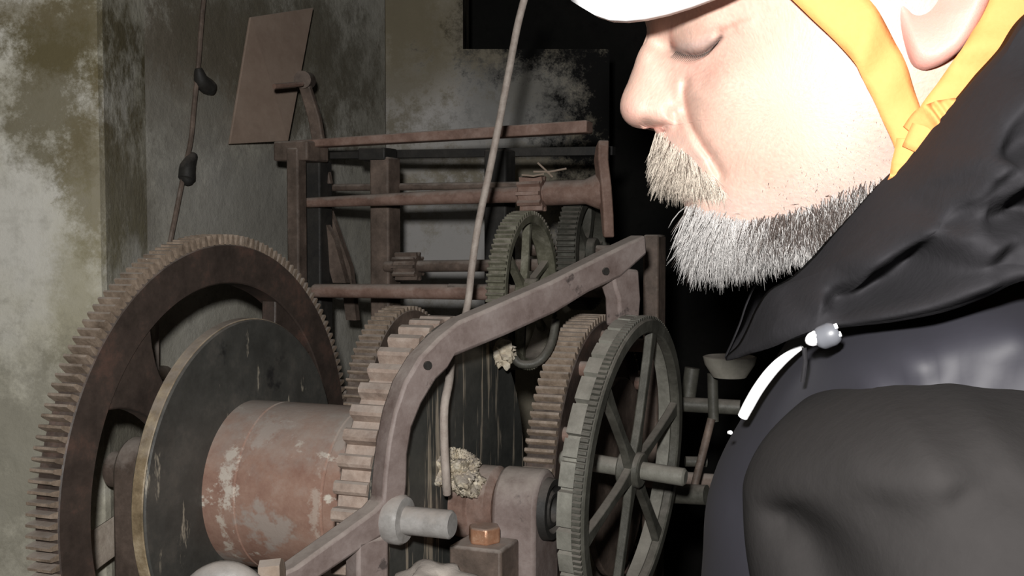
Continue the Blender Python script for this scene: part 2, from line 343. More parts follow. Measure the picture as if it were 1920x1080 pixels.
add_teeth(drum, rat, 48, RR, .0145, .240, .274, .0068, .006, M['ratchet'])
drum.part('end_disc', MB().lathe([(.03, .274), (.186, .274), (.187, .275), (.187, .281), (.186, .282), (.03, .282)], 120), M['drip'], world=False, label='black end disc streaked with pale drips')
drum.part('arbor', MB().lathe(rod_prof(.021, -.16, .36), 32), M['rust_dark'], world=False)
drum.part('collar', MB().lathe([(.03, .283), (.036, .285), (.038, .302), (.0345, .304), (.0345, .306), (.039, .307), (.039, .324), (.032, .330)], 40), M['rust'], world=False)

# bearing blocks carrying the arbor
def bearing(u, label, near):
    o = D(u, 0, -.25)
    t = Thing('bearing_block', o, label, 'bearing', 'bearings of the winding drum', basis=BAS)
    # rounded pedestal: half-round cap over a body
    poly = [(-.036, -.25), (.036, -.25), (.036, 0)]+[(.036*math.cos(q), .040*math.sin(q)) for q in np.linspace(.15, math.pi-.15, 14)]+[(-.036, 0)]
    t.part('housing', MB().prism(poly, Nn, Zv, D(u-.022, 0, 0), A*.046), M['arm'] if near else M['rust_dark'], bevel=.004)
    Mx = Matrix.Translation(Vector(D(u+.02, 0, 0))) @ Matrix([[Nn[i], Zv[i], A[i]] for i in range(3)]).to_4x4()
    t.part('end_cap', MB().lathe([(.010, .004), (.013, .012), (.016, .012), (.021, .006), (.024, .012), (.030, .012), (.032, .002)], 40, Mx), M['black'])
    if near:
        c = D(u-.018, -.062, -.022)
        t.part('lug', MB().box(c-Zv*.114, A*.027, Nn*.024, Zv*.114), M['rust_dark'], bevel=.003)
        b = MB(); hexa = [(.0165*math.cos(q), .0165*math.sin(q)) for q in np.linspace(0, 2*math.pi, 7)[:-1]]
        b.prism(hexa, A, Nn, c, Zv*.016); t.part('bolt', b, M['copper'], bevel=.002, label='bright copper-coloured hexagonal bolt')
    return t
bearing(.354, 'rounded iron bearing block with copper bolt at right end of the winding drum', True)
bearing(-.11, 'dark iron bearing block behind the big toothed wheel', False)
# clump of crumbly droppings on the collar
def blob(name, c, rad, mat, label, cat, amp=.35, seed=1, sub=24, fr=2.2, rough=0.):
    rg = np.random.default_rng(seed); K = rg.normal(size=(18,3)); K /= np.linalg.norm(K,axis=1)[:,None]; ph = rg.uniform(0,6.28,18); fq = rg.uniform(fr, fr*5, 18)
    mb = MB(); V = []; F = []
    for i in range(sub+1):
        for j in range(sub*2):
            th = math.pi*i/sub; p = math.pi*j/sub
            d = np.array([math.sin(th)*math.cos(p), math.sin(th)*math.sin(p), math.cos(th)])
            k = 1+amp*np.sum(np.sin(K@d*fq+ph)/fq)*.6
            if rough and 0 < i < sub: k += rough*(rg.random()-.5)*(rg.random() < .6)
            V.append(np.array(c)+d*np.array(rad)*k)
    m = sub*2
    for i in range(sub):
        for j in range(m): F.append((i*m+j, (i+1)*m+j, (i+1)*m+(j+1)%m, i*m+(j+1)%m))
    return single(name, mb.add(V, F), mat, label, cat, smooth=50)
blob('debris_clump', D(.292, -.030, .036), (.024,.032,.020), M['dust'], 'clump of cream crumbly debris on the drum collar', 'debris', amp=.75, seed=4, sub=56, fr=3, rough=.22)

# ------------------------------------------------------------------ iron arm over the drum
aw0 = W(510, 1085, .95); aw1 = W(1195, 447, 1.22); ad = aw1-aw0; ad[2] = 0; ad /= np.linalg.norm(ad)
an = np.array([ad[1], -ad[0], 0])        # toward the camera
def AP(px, py):
    r = ray(px, py); t = ((aw0-CAM)@an)/(r@an); return CAM+r*t
arm = Thing('iron_arm', AP(510, 1085), 'long cranked grey-brown iron arm arching over the winding drum', 'machine arm')
top = [(470,1092),(540,1060),(620,1003),(690,953),(706,935),(709,890),(716,830),(728,770),(747,715),(775,668),(812,630),(850,600),(930,566),(1020,527),(1100,487),(1150,462),(1197,440)]
bot = [(500,1130),(585,1080),(650,1036),(718,992),(745,960),(751,905),(752,850),(760,800),(778,755),(805,710),(826,690),(838,668),(935,628),(1030,585),(1090,548),(1150,520),(1200,476)]
pts = []; wid = []; ew = []
for (a_, b_) in zip(top, bot):
    p, q = AP(*a_), AP(*b_); pts.append((p+q)/2); wid.append(np.linalg.norm(p-q)/2); ew.append((p-q)/np.linalg.norm(p-q))
arm.part('bar', MB().strip(pts, wid, .011, ew, an), M['arm'], bevel=.003, smooth=30)
lp = [(1135,500),(1186,505),(1190,560),(1186,612),(1150,612),(1148,560),(1140,535)]
P0 = AP(1160, 550)
arm.part('leg', MB().prism([((AP(*q)-P0)@ad, (AP(*q)-P0)@Zv) for q in lp], ad, Zv, P0-an*.012, an*.022), M['arm'], bevel=.003)
for q in ((787,683),(1120,508)):
    b = MB(); c = AP(*q); b.tube([c+an*.009, c+an*.0135], .004, 10); arm.part('rivet', b, M['black'])
lowp = [AP(700,1010), AP(700,1400)]
arm.part('foot_post', MB().strip([AP(688,1005), AP(688,1085), AP(690,1500)], [.016]*3, .011, [ad]*3, an), M['arm'], bevel=.003)
sp = AP(728, 972)
stud = Thing('grip_stud', sp, 'pale grey steel stud with thick collar sticking out of the iron arm', 'stud', basis=BAS)
stud.part('stud', MB().lathe(rod_prof(.0125, -.015, .062), 28), M['steel'], world=False)
stud.part('collar', MB().lathe([(.012, -.002), (.020, 0), (.022, .003), (.022, .014), (.020, .017), (.012, .018)], 32), M['steel'], world=False)

# hanging cable in front of the dark disc
Yk = 1.235
cb = [(992,-30),(980,10),(968,60),(955,130),(938,220),(918,320),(897,420),(885,500),(877,570)]
cpts = [W(x, y, 1.30) for x, y in cb]+[W(862,630,1.26), W(847,672,1.16), W(842,715,1.12), W(833,765,1.10), W(833,830,1.10), W(836,890,1.10), W(838,925,1.11)]
single('hanging_cable', MB().tube(cpts, .0042, 10), M['cable'], 'thin pale grey cable hanging from above down to the drum collar', 'cable')

# ------------------------------------------------------------------ pin wheel (fine teeth, pins on its face)
pc = W(1134, 890, 1.40)
pin = Thing('pin_wheel', pc, 'brown fine-toothed wheel with stub pins, between black disc and spoked wheel', 'gear wheel', basis=BAS)
RP = .186
pr = pin.part('rim', MB().lathe(chamf(RP*.80, RP, -.034, 0), 128), M['gear_dark'], world=False)
add_teeth(pin, pr, 118, RP, .0085, -.034, -.001, .0034, .0024, M['tooth'])
for k in range(5): pin.part('spoke', spoke_mb(.02, RP*.82, math.radians(20+72*k), .03, .012, .04, -.03, -.01), M['gear_dark'], world=False)
pin.part('hub', MB().lathe(chamf(.008, .035, -.045, .01), 32), M['gear_dark'], world=False)
pin.part('arbor', MB().lathe(rod_prof(.011, -.20, .16), 24), M['rust_dark'], world=False)
for k in range(12):
    q = math.radians(150+30*k+4); x, y = .90*RP*math.cos(q), .90*RP*math.sin(q)
    pin.part('pin', MB().lathe(rod_prof(.0085, -.002, .030), 16, Matrix.Translation((x, y, 0))), M['rust'], world=False)
pin.part('backing_disc', MB().lathe(chamf(.010, .118, .012, .02), 80), M['rust_dark'], world=False)

# ------------------------------------------------------------------ count wheel
cth, cti = .426, -.068
cax = np.array([math.cos(cth)*math.cos(cti), -math.sin(cth)*math.cos(cti), math.sin(cti)])
cc = W(1190, 880, 1.1); CB = frame(cax)
cnt = Thing('count_wheel', cc, 'grey-green spoked wheel with notched and finely toothed rim beside the man', 'spoked wheel', basis=CB)
RC = .146
def notched(r0, r1, z0, z1, n, isgap, dep):
    mb = MB(); V = []; F = []
    for i in range(n):
        t = 2*math.pi*i/n; R = r1-(dep if isgap(i) else 0)
        for r, z in ((r0, z0), (R, z0), (R, z1), (r0, z1)): V.append((r*math.cos(t), r*math.sin(t), z))
    for i in range(n):
        j = (i+1) % n
        for q in range(4): F.append((i*4+q, j*4+q, j*4+(q+1)%4, i*4+(q+1)%4))
    return mb.add(V, F)
gaps = set(); i = 0; seq = [26, 22, 24, 30, 34, 22, 28, 38, 24, 26, 30]; k = 0
while i < 1000: gaps |= {i, i+1, i+2, i+3}; i += seq[k % len(seq)]; k += 1
cnt.part('notched_rim', notched(RC-.010, RC-.001, -.020, -.0065, 1000, lambda i: i in gaps, .007), M['count_rim'], world=False, smooth=20)
cnt.part('toothed_rim', notched(RC-.012, RC, -.0062, .0015, 1008, lambda i: i % 6 < 2, .0025), M['count'], world=False, smooth=20)
cnt.part('face_ring', MB().lathe(chamf(RC-.016, RC-.0025, -.006, .004), 120), M['count'], world=False)
for k in range(6):
    cnt.part('spoke', spoke_mb(.008, RC-.012, math.radians(78+60*k), .010, .0048, .008, -.006, .002), M['count'], world=False, bevel=.0012)
cnt.part('hub', MB().lathe(chamf(.006, .017, -.014, .008), 32), M['count'], world=False)
cnt.part('arbor', MB().lathe(rod_prof(.0085, -.075, .050), 24), M['count_rim'], world=False)

# ------------------------------------------------------------------ frame at the back with its rods and wheels
fr = Thing('clock_frame', (W(640, 540, 1.8)[0], 1.8, 0), 'dark iron frame of posts and rails carrying rods at the back', 'machine frame')
def post_or_shade(px0, px1, py0, Y, dep, mat, pyb=None):
    a0, a1 = W(px0, py0, Y), W(px1, py0, Y); zb = 0 if pyb is None else W(px0, pyb, Y)[2]
    c = (a0+a1)/2; h = (c[2]-zb)/2; e = A*np.linalg.norm(a1-a0)/2
    fr.part('post_or_shade', MB().box((c[0]+Nn[0]*dep, c[1]+Nn[1]*dep, zb+h), e, Nn*dep, (0,0,h)), mat, bevel=.003)
post_or_shade(534, 560, 276, 1.66, .012, M['rust_dark']); post_or_shade(562, 602, 300, 1.72, .018, M['black']); fr.part('cap_block', MB().box(W(708, 290, 1.74), A*.022, Nn*.02, Zv*.009), M['black'], bevel=.002); post_or_shade(690, 730, 294, 1.72, .02, M['rust_dark']); post_or_shade(905, 950, 280, 1.70, .02, M['black'])  # the second, black one is painted shade beside the first post
post_or_shade(1205, 1235, 440, 1.48, .02, M['rust_dark'])
r0 = W(552, 272, 1.70); r1 = along(r0, 1105); r1[2] = W(1105, 238, r1[1])[2]
fr.part('top_rail', MB().strip([r0, r1], [.0055,.008], .014, [Zv]*2, Nn), M['rust'], bevel=.002)
b0 = W(534, 276, 1.66); fr.part('corner_block', MB().box(W(565, 285, 1.69), A*.028, Nn*.03, Zv*.014), M['rust_dark'], bevel=.003)
for py, rr in ((291, .006),):
    q0 = W(600, py, 1.86); q1 = along(q0, 1150); q1[2] = W(1150, py-8, q1[1])[2]; fr.part('shadow_bar', MB().strip([q0, q1], [rr]*2, .008, [Zv]*2, Nn), M['black'])  # black bar stands in for the shadow of the top rail
# diagonal braces left of the posts
def bar(pts, r, mat, name, label, cat, group=None, n=12): return single(name, MB().tube(pts, r, n), mat, label, cat, group)
fr.part('brace', MB().strip([W(590,395,1.74), W(618,450,1.74), W(640,530,1.74)], [.011]*3, .006, [A]*3, Nn), M['rust_dark'])
fr.part('brace', MB().strip([W(612,395,1.80), W(650,500,1.80), W(662,600,1.80)], [.009]*3, .006, [A]*3, Nn), M['rust_dark'])
# rods
def rod(px0, py0, Y0, px1, py1, r0_, r1_, mat, name, label, cat, extra=None):
    p0 = W(px0, py0, Y0); p1 = along(p0, px1); p1 = W(px1, py1, p1[1]); ax = p1-p0; L = np.linalg.norm(ax)
    t = Thing(name, p0, label, cat, basis=frame(ax))
    t.part('shaft', MB().lathe([(r0_*.85, 0), (r0_, .003), (r1_, L-.003), (r1_*.85, L)], 24), mat, world=False)
    return t, L
def pinion(t, z0, z1, r, n, mat):
    t.part('pinion_core', MB().lathe(chamf(.004, r*.78, z0, z1), 32), mat, world=False)
    for i in range(n):
        t.part('pinion_leaf', MB().prism([(r*.7,-r*.12),(r,-r*.09),(r,r*.09),(r*.7,r*.12)], (math.cos(2*math.pi*i/n), math.sin(2*math.pi*i/n), 0), (-math.sin(2*math.pi*i/n), math.cos(2*math.pi*i/n), 0), (0,0,z0), (0,0,z1-z0)), mat, world=False)
t, L = rod(574, 380, 1.70, 1140, 358, .0072, .0125, M['rust'], 'fly_arbor', 'thick rusty rod, upper of the long rods, ending at an upright blade', 'rod')
z = L*.735; pinion(t, z, z+.032, .024, 10, M['rust']); t.part('sleeve', MB().lathe([(.012, z+.034), (.0165, z+.036), (.0165, L-.03), (.024, L-.012), (.024, L-.004), (.012, L-.002)], 28), M['rust'], world=False)
fb = W(1132, 355, 1.52)
t.part('fly_blade', MB().strip([W(1141,445,1.52), W(1138,400,1.52), W(1133,350,1.52), W(1127,300,1.52), W(1129,276,1.52), W(1132,263,1.52)], [.004,.007,.010,.010,.007,.002], .007, [A*.6-Nn*.8]*6, A*.8+Nn*.6), M['rust'], bevel=.002)
rod(606, 352, 1.80, 1120, 346, .0055, .0055, M['rust_dark'], 'thin_rod', 'thin brown rod just above and behind the thick rusty rod', 'rod')
rod(588, 545, 1.62, 960, 548, .0095, .0105, M['rust'], 'lower_rod', 'rusty red-brown rod, lowest of the long horizontal rods', 'rod')
t, L = rod(722, 500, 1.72, 1075, 496, .0085, .0085, M['rust_dark'], 'middle_arbor', 'brown rod with ribbed pinion crossing behind the brass wheel', 'rod')
pinion(t, .02, .055, .021, 10, M['rust_dark'])
# brass wheel
bc = W(1000, 545, 1.50)
bw = Thing('brass_wheel', bc, 'green tarnished brass spoked gear wheel at centre behind the iron arm', 'gear wheel', basis=BAS)
RB = .098
brr = bw.part('rim', MB().lathe(chamf(RB*.885, RB, -.024, 0), 96), M['brass'], world=False)
add_teeth(bw, brr, 80, RB, .0055, -.024, -.0005, .0024, .0015, M['brass'])
for k in range(6): bw.part('spoke', spoke_mb(.012, RB*.90, math.radians(82+60*k), .006, .0026, .0045, -.018, -.008), M['brass'], world=False)
bw.part('hub', MB().lathe(chamf(.004, .016, -.02, .006), 24), M['brass'], world=False)
bw.part('arbor', MB().lathe(rod_prof(.007, -.12, .10), 20), M['rust_dark'], world=False)
def plain_wheel(name, px, py, Y, R, wd_, n, mt, mr, label, sp=5, hg=.006, ph=0):
    w = Thing(name, W(px, py, Y), label, 'gear wheel', basis=BAS)
    r = w.part('rim', MB().lathe(chamf(R*.80, R, -wd_, 0), 96), mr, world=False)
    add_teeth(w, r, n, R, hg, -wd_, -.0005, 2.2*R/n*.8, 2.2*R/n*.5, mt)
    for k in range(sp): w.part('spoke', spoke_mb(.01, R*.82, 2*math.pi*k/sp+ph, .014, .006, .014, -wd_*.8, -wd_*.2), mr, world=False)
    w.part('hub', MB().lathe(chamf(.004, .018, -wd_-.004, .006), 24), mr, world=False)
    w.part('arbor', MB().lathe(rod_prof(.008, -.10, .09), 20), M['rust_dark'], world=False)
    return w
plain_wheel('hour_wheel', 1112, 470, 1.62, .078, .026, 64, M['count'], M['count'], 'small grey toothed wheel half hidden right of the brass wheel')
plain_wheel('drive_wheel', 772, 750, 1.52, .118, .032, 76, M['tooth'], M['rust_dark'], 'brown toothed wheel behind, between big gear and drum ratchet', sp=5)
# curved iron hook under the arm
single('bent_hook', MB().tube([W(1042,600,1.30), W(1035,640,1.29), W(1020,668,1.28), W(1000,682,1.28), W(975,682,1.28), W(962,668,1.28)], .0048, 10), M['count'], 'bent grey hook below the iron arm beside the toothed wheel', 'hook')
blob('grease_lump', W(945, 662, 1.27), (.012,.012,.014), M['dust'], 'small pale lump on top of the black end disc', 'debris', amp=1.2, seed=9, sub=16, fr=4)

# board on the wall with its peg, and lever beside it
bo = [(470,32),(588,14),(541,264),(431,270)]
BQ = [W(x, y, YW(x)-(.02,.07,.09,.03)[i]) for i, (x, y) in enumerate(bo)]
nb = np.cross(BQ[1]-BQ[0], BQ[3]-BQ[0]); nb /= np.linalg.norm(nb)
if nb[1] < 0: nb = -nb
single('leaning_board', MB().add(list(BQ)+[q+nb*.004 for q in BQ], [(0,1,2,3),(7,6,5,4),(0,4,5,1),(1,5,6,2),(2,6,7,3),(3,7,4,0)]), M['board'], 'brown rectangular board hanging tilted on the back wall', 'board', bevel=.001, smooth=0)
lv = Thing('pivot_lever', W(612, 335, 1.80), 'dark slanting lever with round head in front of the board edge', 'lever')
lv.part('bar', MB().strip([W(570,155,1.76), W(590,220,1.76), W(602,290,1.75), W(614,345,1.74)], [.009,.010,.009,.008], .005, [A]*4, Nn), M['rust_dark'], bevel=.002)
lv.part('head', MB().tube([W(570,150,1.77)+Nn*.01, W(570,150,1.75)-Nn*.005], .013, 16), M['rust_dark'])
lv.part('peg', MB().tube([W(566,157,1.72), W(514,162,1.67)], .0038, 8), M['rust'])
# straw-like bits above the rod
for i, q in enumerate((((1008,305),(1022,318),(1036,332)), ((978,328),(1000,330),(1020,326)), ((1000,322),(1030,322),(1062,316)))):
    bar([W(x, y, 1.53) for x, y in q], .0013, M['wood'], 'straw_bit', ['short pale straw slanting above the ribbed pinion', 'pale straw lying left above the ribbed pinion', 'pale straw lying right above the thick rod'][i], 'straw', n=6)
# thin upright rod and peg seen through the big gear
bar([W(292,565,1.50), W(292,705,1.50)], .0045, M['cable'], 'upright_rod', 'thin grey upright rod seen through the big gear opening', 'rod')
bar([W(272,704,1.44), W(312,698,YW(312)+.02)], .010, M['wood'], 'wall_peg', 'short stubby peg in the wall seen through the big gear opening', 'peg')
# pale wooden beam behind the gear at the bottom left
single('wooden_beam', MB().strip([W(60,1130,1.24), W(165,1040,1.31), W(258,975,1.40), W(330,945,1.46)], [.021]*4, .020, [Zv]*4, Nn), M['pale_wood'], 'pale rough wooden beam behind the big gear, bottom left', 'beam', bevel=.004)
# bottom edge things
kn = Thing('round_handle', W(425, 1110, .90), 'pale grey rounded handle poking up at the bottom under the barrel', 'handle')
kn.part('loop', MB().tube([W(358,1130,.9), W(378,1098,.9), W(408,1084,.9), W(438,1085,.9), W(466,1100,.9), W(484,1130,.9)], [.010,.012,.013,.013,.012,.010], 14), M['steel'])
kn.part('nut', MB().tube([W(490,1078,.93), W(530,1074,.93)], .012, 8), M['wood'])
kn.part('stem', MB().tube([W(425,1075,.9), W(425,1300,.9)], .011, 12), M['steel'])
blob('loose_stone', W(815, 1094, 1.02), (.032,.03,.014), M['stone'], 'pale flat stone at the bottom edge below the drum collar', 'stone', amp=.8, seed=3, sub=20)
# right-hand linkage seen past the spoked wheel
def rodw(p0, p1, r, mat, name, label, cat='rod'): return single(name, MB().tube([p0, p1], r, 16), mat, label, cat)
rodw(W(1262,757,1.32), W(1388,764,1.30), .0085, M['count'], 'short_rod', 'short grey rod right of spoked wheel, level with its upper half')
rodw(W(1262,925,1.28), W(1325,928,1.26), .011, M['count'], 'stub_shaft', 'stubby grey shaft right of spoked wheel, below its hub', 'shaft')
rodw(W(1336,700,1.30), W(1338,790,1.30), .006, M['count'], 'upright_link', 'thin grey upright link under the beige cup', 'link')
rodw(W(1334,785,1.29), W(1302,912,1.28), .0045, M['rust_dark'], 'slanting_link', 'thin slanting link right of the spoked wheel hub', 'link')
rodw(W(1285,865,1.34), W(1325,866,1.34), .006, M['count'], 'cross_pin', 'tiny grey cross pin right of the spoked wheel', 'pin')
rodw(W(1298,690,1.38), W(1290,745,1.38), .009, M['count'], 'upright_pillar', 'short grey pillar right of the spoked wheel top', 'pillar')
cup = W(1368, 690, 1.27); mx = Matrix.Translation(Vector(cup))
single('oil_cup', MB().lathe([(.001,-.012), (.018,-.010), (.027,.004), (.029,.012), (.027,.013), (.02,.008), (.001,.006)], 32, mx), M['olive'], 'beige shallow cup under the tip of the black collar', 'cup')
# bench under the machine
bd = Thing('machine_bench', (.0, 1.35, 0), 'heavy wooden bench carrying the drum and wheels', 'bench')
zt = D(0,0,-.25)[2]
for u in (-.11, .348):
    bd.part('cross_beam', MB().box(D(u, .06, -.25-.03), A*.045, Nn*.40, Zv*.03), M['wood'], bevel=.004)
    for v in (-.25, .38): bd.part('leg', MB().box((*D(u, v, 0)[:2], (zt-.06)/2), A*.035, Nn*.035, Zv*((zt-.06)/2)), M['wood'], bevel=.004)
PERSON = True
# ------------------------------------------------------------------ the man (seen from his left side)
YAW = math.radians(8); D0 = .56
HE = np.array([math.cos(YAW), -math.sin(YAW), 0]); HN = np.array([-math.sin(YAW), -math.cos(YAW), 0])
HO = W(1400, 300, D0)
def L(px, py, h=0.):                     # picture place on the plane h in front of his middle plane -> (x, z) there
    r = ray(px, py); t = ((HO-CAM)@HN+h)/(r@HN); P = CAM+r*t-HO
    return np.array([P@HE, P[2]])
def LW(x, z, h): return HO+x*HE+z*Zv+h*HN
class TPS:
    def __init__(s, X, y, lam=0.):
        s.X = np.array(X, float); n = len(s.X); K = s.k(s.X); P = np.hstack([np.ones((n,1)), s.X])
        Mx = np.zeros((n+3, n+3)); Mx[:n,:n] = K+lam*np.eye(n); Mx[:n,n:] = P; Mx[n:,:n] = P.T
        s.c = np.linalg.solve(Mx, np.concatenate([np.array(y, float), np.zeros(3)]))
    def k(s, Q):
        d2 = ((Q[:,None,:]-s.X[None])**2).sum(-1); return .5*d2*np.log(d2+1e-12)
    def __call__(s, Q):
        Q = np.atleast_2d(Q); return s.k(Q)@s.c[:-3]+s.c[-3]+Q@s.c[-2:]
def resample(P, n, closed=True):
    P = np.array(P, float); Q = np.vstack([P, P[:1]]) if closed else P
    # Catmull-Rom smoothing
    m = len(P); out = []
    for i in range(m if closed else m-1):
        if closed: a, b, c, d = P[(i-1) % m], P[i], P[(i+1) % m], P[(i+2) % m]
        else: a, b, c, d = P[max(i-1,0)], P[i], P[i+1], P[min(i+2,m-1)]
        for t in np.linspace(0, 1, 12, endpoint=False):
            out.append(.5*((2*b)+(-a+c)*t+(2*a-5*b+4*c-d)*t*t+(-a+3*b-3*c+d)*t**3))
    if not closed: out.append(P[-1])
    out = np.array(out); Q = np.vstack([out, out[:1]]) if closed else out
    s = np.concatenate([[0], np.cumsum(np.linalg.norm(np.diff(Q, axis=0), axis=1))])
    t = np.linspace(0, s[-1], n, endpoint=not closed)
    return np.stack([np.interp(t, s, Q[:,0]), np.interp(t, s, Q[:,1])], 1)
def seg_dist(Q, P):                      # distance of points Q to polyline P
    d = np.full(len(Q), 1e9)
    for a, b in zip(P[:-1], P[1:]):
        ab = b-a; t = np.clip(((Q-a)@ab)/(ab@ab+1e-12), 0, 1); d = np.minimum(d, np.linalg.norm(Q-(a+t[:,None]*ab), axis=1))
    return d
def polar(outline, cen, nr, na, pw=1.8):
    B = resample(outline, na); t = np.linspace(0, 1, nr+1)[1:]; s = 1-(1-t)**pw
    Q = np.array(cen)[None,None,:]+(B[None]-np.array(cen)[None,None,:])*s[:,None,None]
    dist = ((1-s)[:,None]*np.linalg.norm(B-np.array(cen), axis=1)[None])
    Q = np.vstack([np.array(cen)[None], Q.reshape(-1,2)]); dist = np.concatenate([[np.linalg.norm(B-np.array(cen),axis=1).min()], dist.ravel()])
    F = [(0, 1+j, 1+(j+1) % na) for j in range(na)]
    for i in range(nr-1):
        a = 1+i*na
        for j in range(na): F.append((a+j, a+na+j, a+na+(j+1) % na, a+(j+1) % na))
    return Q, dist, F
def np_obj(name, V, F, mat, parent, col=None, origin=None, smooth=True):
    me = bpy.data.meshes.new(name)
    if origin is not None: V = V-np.array(origin)
    me.from_pydata(V.tolist(), [], F); me.materials.append(mat)
    if col is not None:
        ca = me.color_attributes.new('col', 'FLOAT_COLOR', 'POINT'); ca.data.foreach_set('color', np.hstack([col, np.ones((len(col),1))]).astype(np.float32).ravel())
    if smooth: me.shade_smooth()
    o = bpy.data.objects.new(name, me); COL.objects.link(o)
    if parent: o.parent = parent
    return o
def crease(Q, lines):                    # lines: (pts px, h, amp, width)
    d = np.zeros(len(Q))
    for pts, h, amp, w in lines:
        P = np.array([L(x, y, h) for x, y in pts]); P = resample(P, 40, False); d += amp*np.exp(-(seg_dist(Q, P)/w)**2)
    return d
man = Thing('person', (W(1640, 540, .56)[0], .52, 0), 'bearded man in white helmet and black hooded jacket looking down at the machine', 'person')
PO = man.loc
# --- head and neck: outline in his middle plane, half-width G inside
outl = [(1205,-150),(1212,-60),(1206,-10),(1207,30),(1213,58),(1206,82),(1193,112),(1178,152),(1164,190),(1163,208),(1171,226),(1187,238),(1208,242),(1226,243),
        (1232,258),(1236,285),(1234,308),(1250,326),(1262,338),(1258,350),(1264,366),(1282,382),(1282,410),(1288,445),(1312,470),(1360,482),(1440,482),(1525,480),(1562,505),(1590,570),(1625,650),(1700,770),
        (1800,800),(1960,740),(1990,600),(1985,400),(1990,250),(2030,120),(2070,-50),(2060,-230),(1960,-400),(1780,-480),(1560,-470),(1370,-400),(1260,-290)]
O2 = [L(*p) for p in outl]
cps = [(1178,195,1.2),(1190,160,1.1),(1195,218,1.4),(1215,195,1.62),(1240,190,1.75),(1250,222,1.85),(1225,228,1.45),(1222,130,1.2),(1212,100,.95),(1245,120,1.35),(1250,160,1.55),(1270,170,1.95),(1284,205,2.0),
       (1275,235,2.0),(1258,75,1.25),(1270,92,1.75),(1295,82,3.0),(1312,88,3.35),(1340,78,3.9),(1360,70,4.4),(1300,110,2.9),(1330,118,3.55),(1290,140,2.55),(1240,20,1.9),(1275,30,2.9),(1325,38,4.1),(1390,35,5.1),
       (1250,-60,2.6),(1300,-120,4.2),(1370,-100,5.3),(1480,-30,6.3),(1480,-250,6.2),(1350,-260,4.2),(1400,110,5.2),(1355,150,4.7),(1310,175,3.55),(1330,215,4.0),(1300,240,3.0),(1330,270,3.6),(1420,220,5.25),(1400,290,4.65),
       (1520,140,6.25),(1500,270,5.75),(1580,280,6.15),(1600,100,6.7),(1260,275,1.9),(1255,300,1.8),(1290,300,2.5),(1300,330,2.55),(1330,345,2.9),(1365,345,3.6),(1290,355,2.2),(1430,350,4.55),(1330,400,3.0),(1300,430,2.2),
       (1400,430,3.9),(1480,420,4.7),(1560,400,5.2),(1620,340,5.9),(1660,230,6.5),(1640,430,5.2),(1500,465,3.6),(1700,330,5.9),(1700,480,5.4),(1850,500,5.6),(1750,650,5.7),(1880,300,5.4),(1720,80,7.0),(1680,-50,7.2),
       (1800,20,7.2),(1800,160,6.6),(1920,60,6.2),(1960,-120,6.0),(1800,-220,7.2),(1620,-250,7.2),(1750,-380,5.0)]
X = [L(x, y, h/100) for x, y, h in cps]; Y = [(h/100)**2 for *_, h in cps]
Bz = resample(O2, 90); Gf = TPS(np.vstack([X, Bz]), np.concatenate([Y, np.zeros(len(Bz))]), 1e-9)
CEN = L(1470, 215, .045)
def head_h(Q, dist=None):
    G = Gf(Q)
    if dist is not None: G = np.maximum(G, 0.0016*np.minimum(dist,.02)); G = np.where(dist < 1e-9, 0, G)
    h = np.sqrt(np.maximum(G, 0))
    fade = 1. if dist is None else np.clip(dist/.004, 0, 1)
    c = crease(Q, [(((1284,150),(1284,185),(1292,225),(1310,262),(1335,300),(1350,330)), .03, -.0040, .0022),   # fold from nose to mouth
                   (((1296,190),(1312,232),(1345,285)), .034, .0010, .0085),
                   (((1258,66),(1268,84),(1285,95),(1310,100),(1332,92),(1350,76),(1372,66)), .033, -.0022, .0017),  # lash line
                   (((1266,66),(1285,72),(1320,70),(1345,64)), .033, -.0016, .0018),
                   (((1280,84),(1305,86),(1330,82)), .033, .0024, .0040),
                   (((1292,118),(1312,140),(1318,160)), .032, -.0016, .004),
                   (((1262,212),(1268,228),(1258,237),(1236,238)), .019, -.0018, .0022),
                   (((1210,232),(1226,235),(1246,239)), .015, -.0045, .0017),
                   (((1265,345),(1300,352),(1345,368)), .025, -.0026, .0028),
                   (((1395,48),(1360,55),(1330,48)), .045, .0012, .005)])
    return h+c*fade
Q, dist, F = polar(O2, CEN, 120, 420)
h = head_h(Q, dist); h = np.where(dist < 1e-9, 0, np.maximum(h, 0))
n0 = len(Q); V = np.array([LW(q[0], q[1], k) for q, k in zip(Q, h)]); V2 = np.array([LW(q[0], q[1], -k) for q, k in zip(Q, h)])
# colours of the skin itself, plus shade painted into its folds
def mask(P, w, h=.03):                   # soft blobs at picture places
    m = np.zeros(len(Q))
    for x, y, r in P: m = np.maximum(m, np.exp(-(np.linalg.norm(Q-L(x, y, h), axis=1)/(r/3950))**2))
    return m[:,None]*w
nz = RNG.normal(size=len(Q))[:,None]
skin = np.tile(np.array([[.475,.315,.255]]), (len(Q),1))
skin = skin*(1-mask([(1175,205,30),(1190,225,28),(1250,225,30),(1300,130,35)], .35))+np.array([.54,.27,.23])*mask([(1175,205,30),(1190,225,28),(1250,225,30),(1300,130,35)], .35)
skin = skin*(1-mask([(1400,300,60),(1340,250,40),(1340,130,30),(1420,60,60)], .3))+np.array([.52,.28,.225])*mask([(1400,300,60),(1340,250,40),(1340,130,30),(1420,60,60)], .3)
e = np.exp(-(seg_dist(Q, resample(np.array([L(x,y,.033) for x,y in ((1272,80),(1300,86),(1330,82))]),20,False))/.0026)**2)[:,None]*.55
skin = skin*(1-e)+np.array([.24,.20,.19])*e
e = np.exp(-(seg_dist(Q, resample(np.array([L(x,y,.033) for x,y in ((1258,66),(1268,84),(1285,95),(1310,100),(1332,92),(1350,76))]),30,False))/.0013)**2)[:,None]*.95
skin = skin*(1-e)+np.array([.05,.028,.025])*e
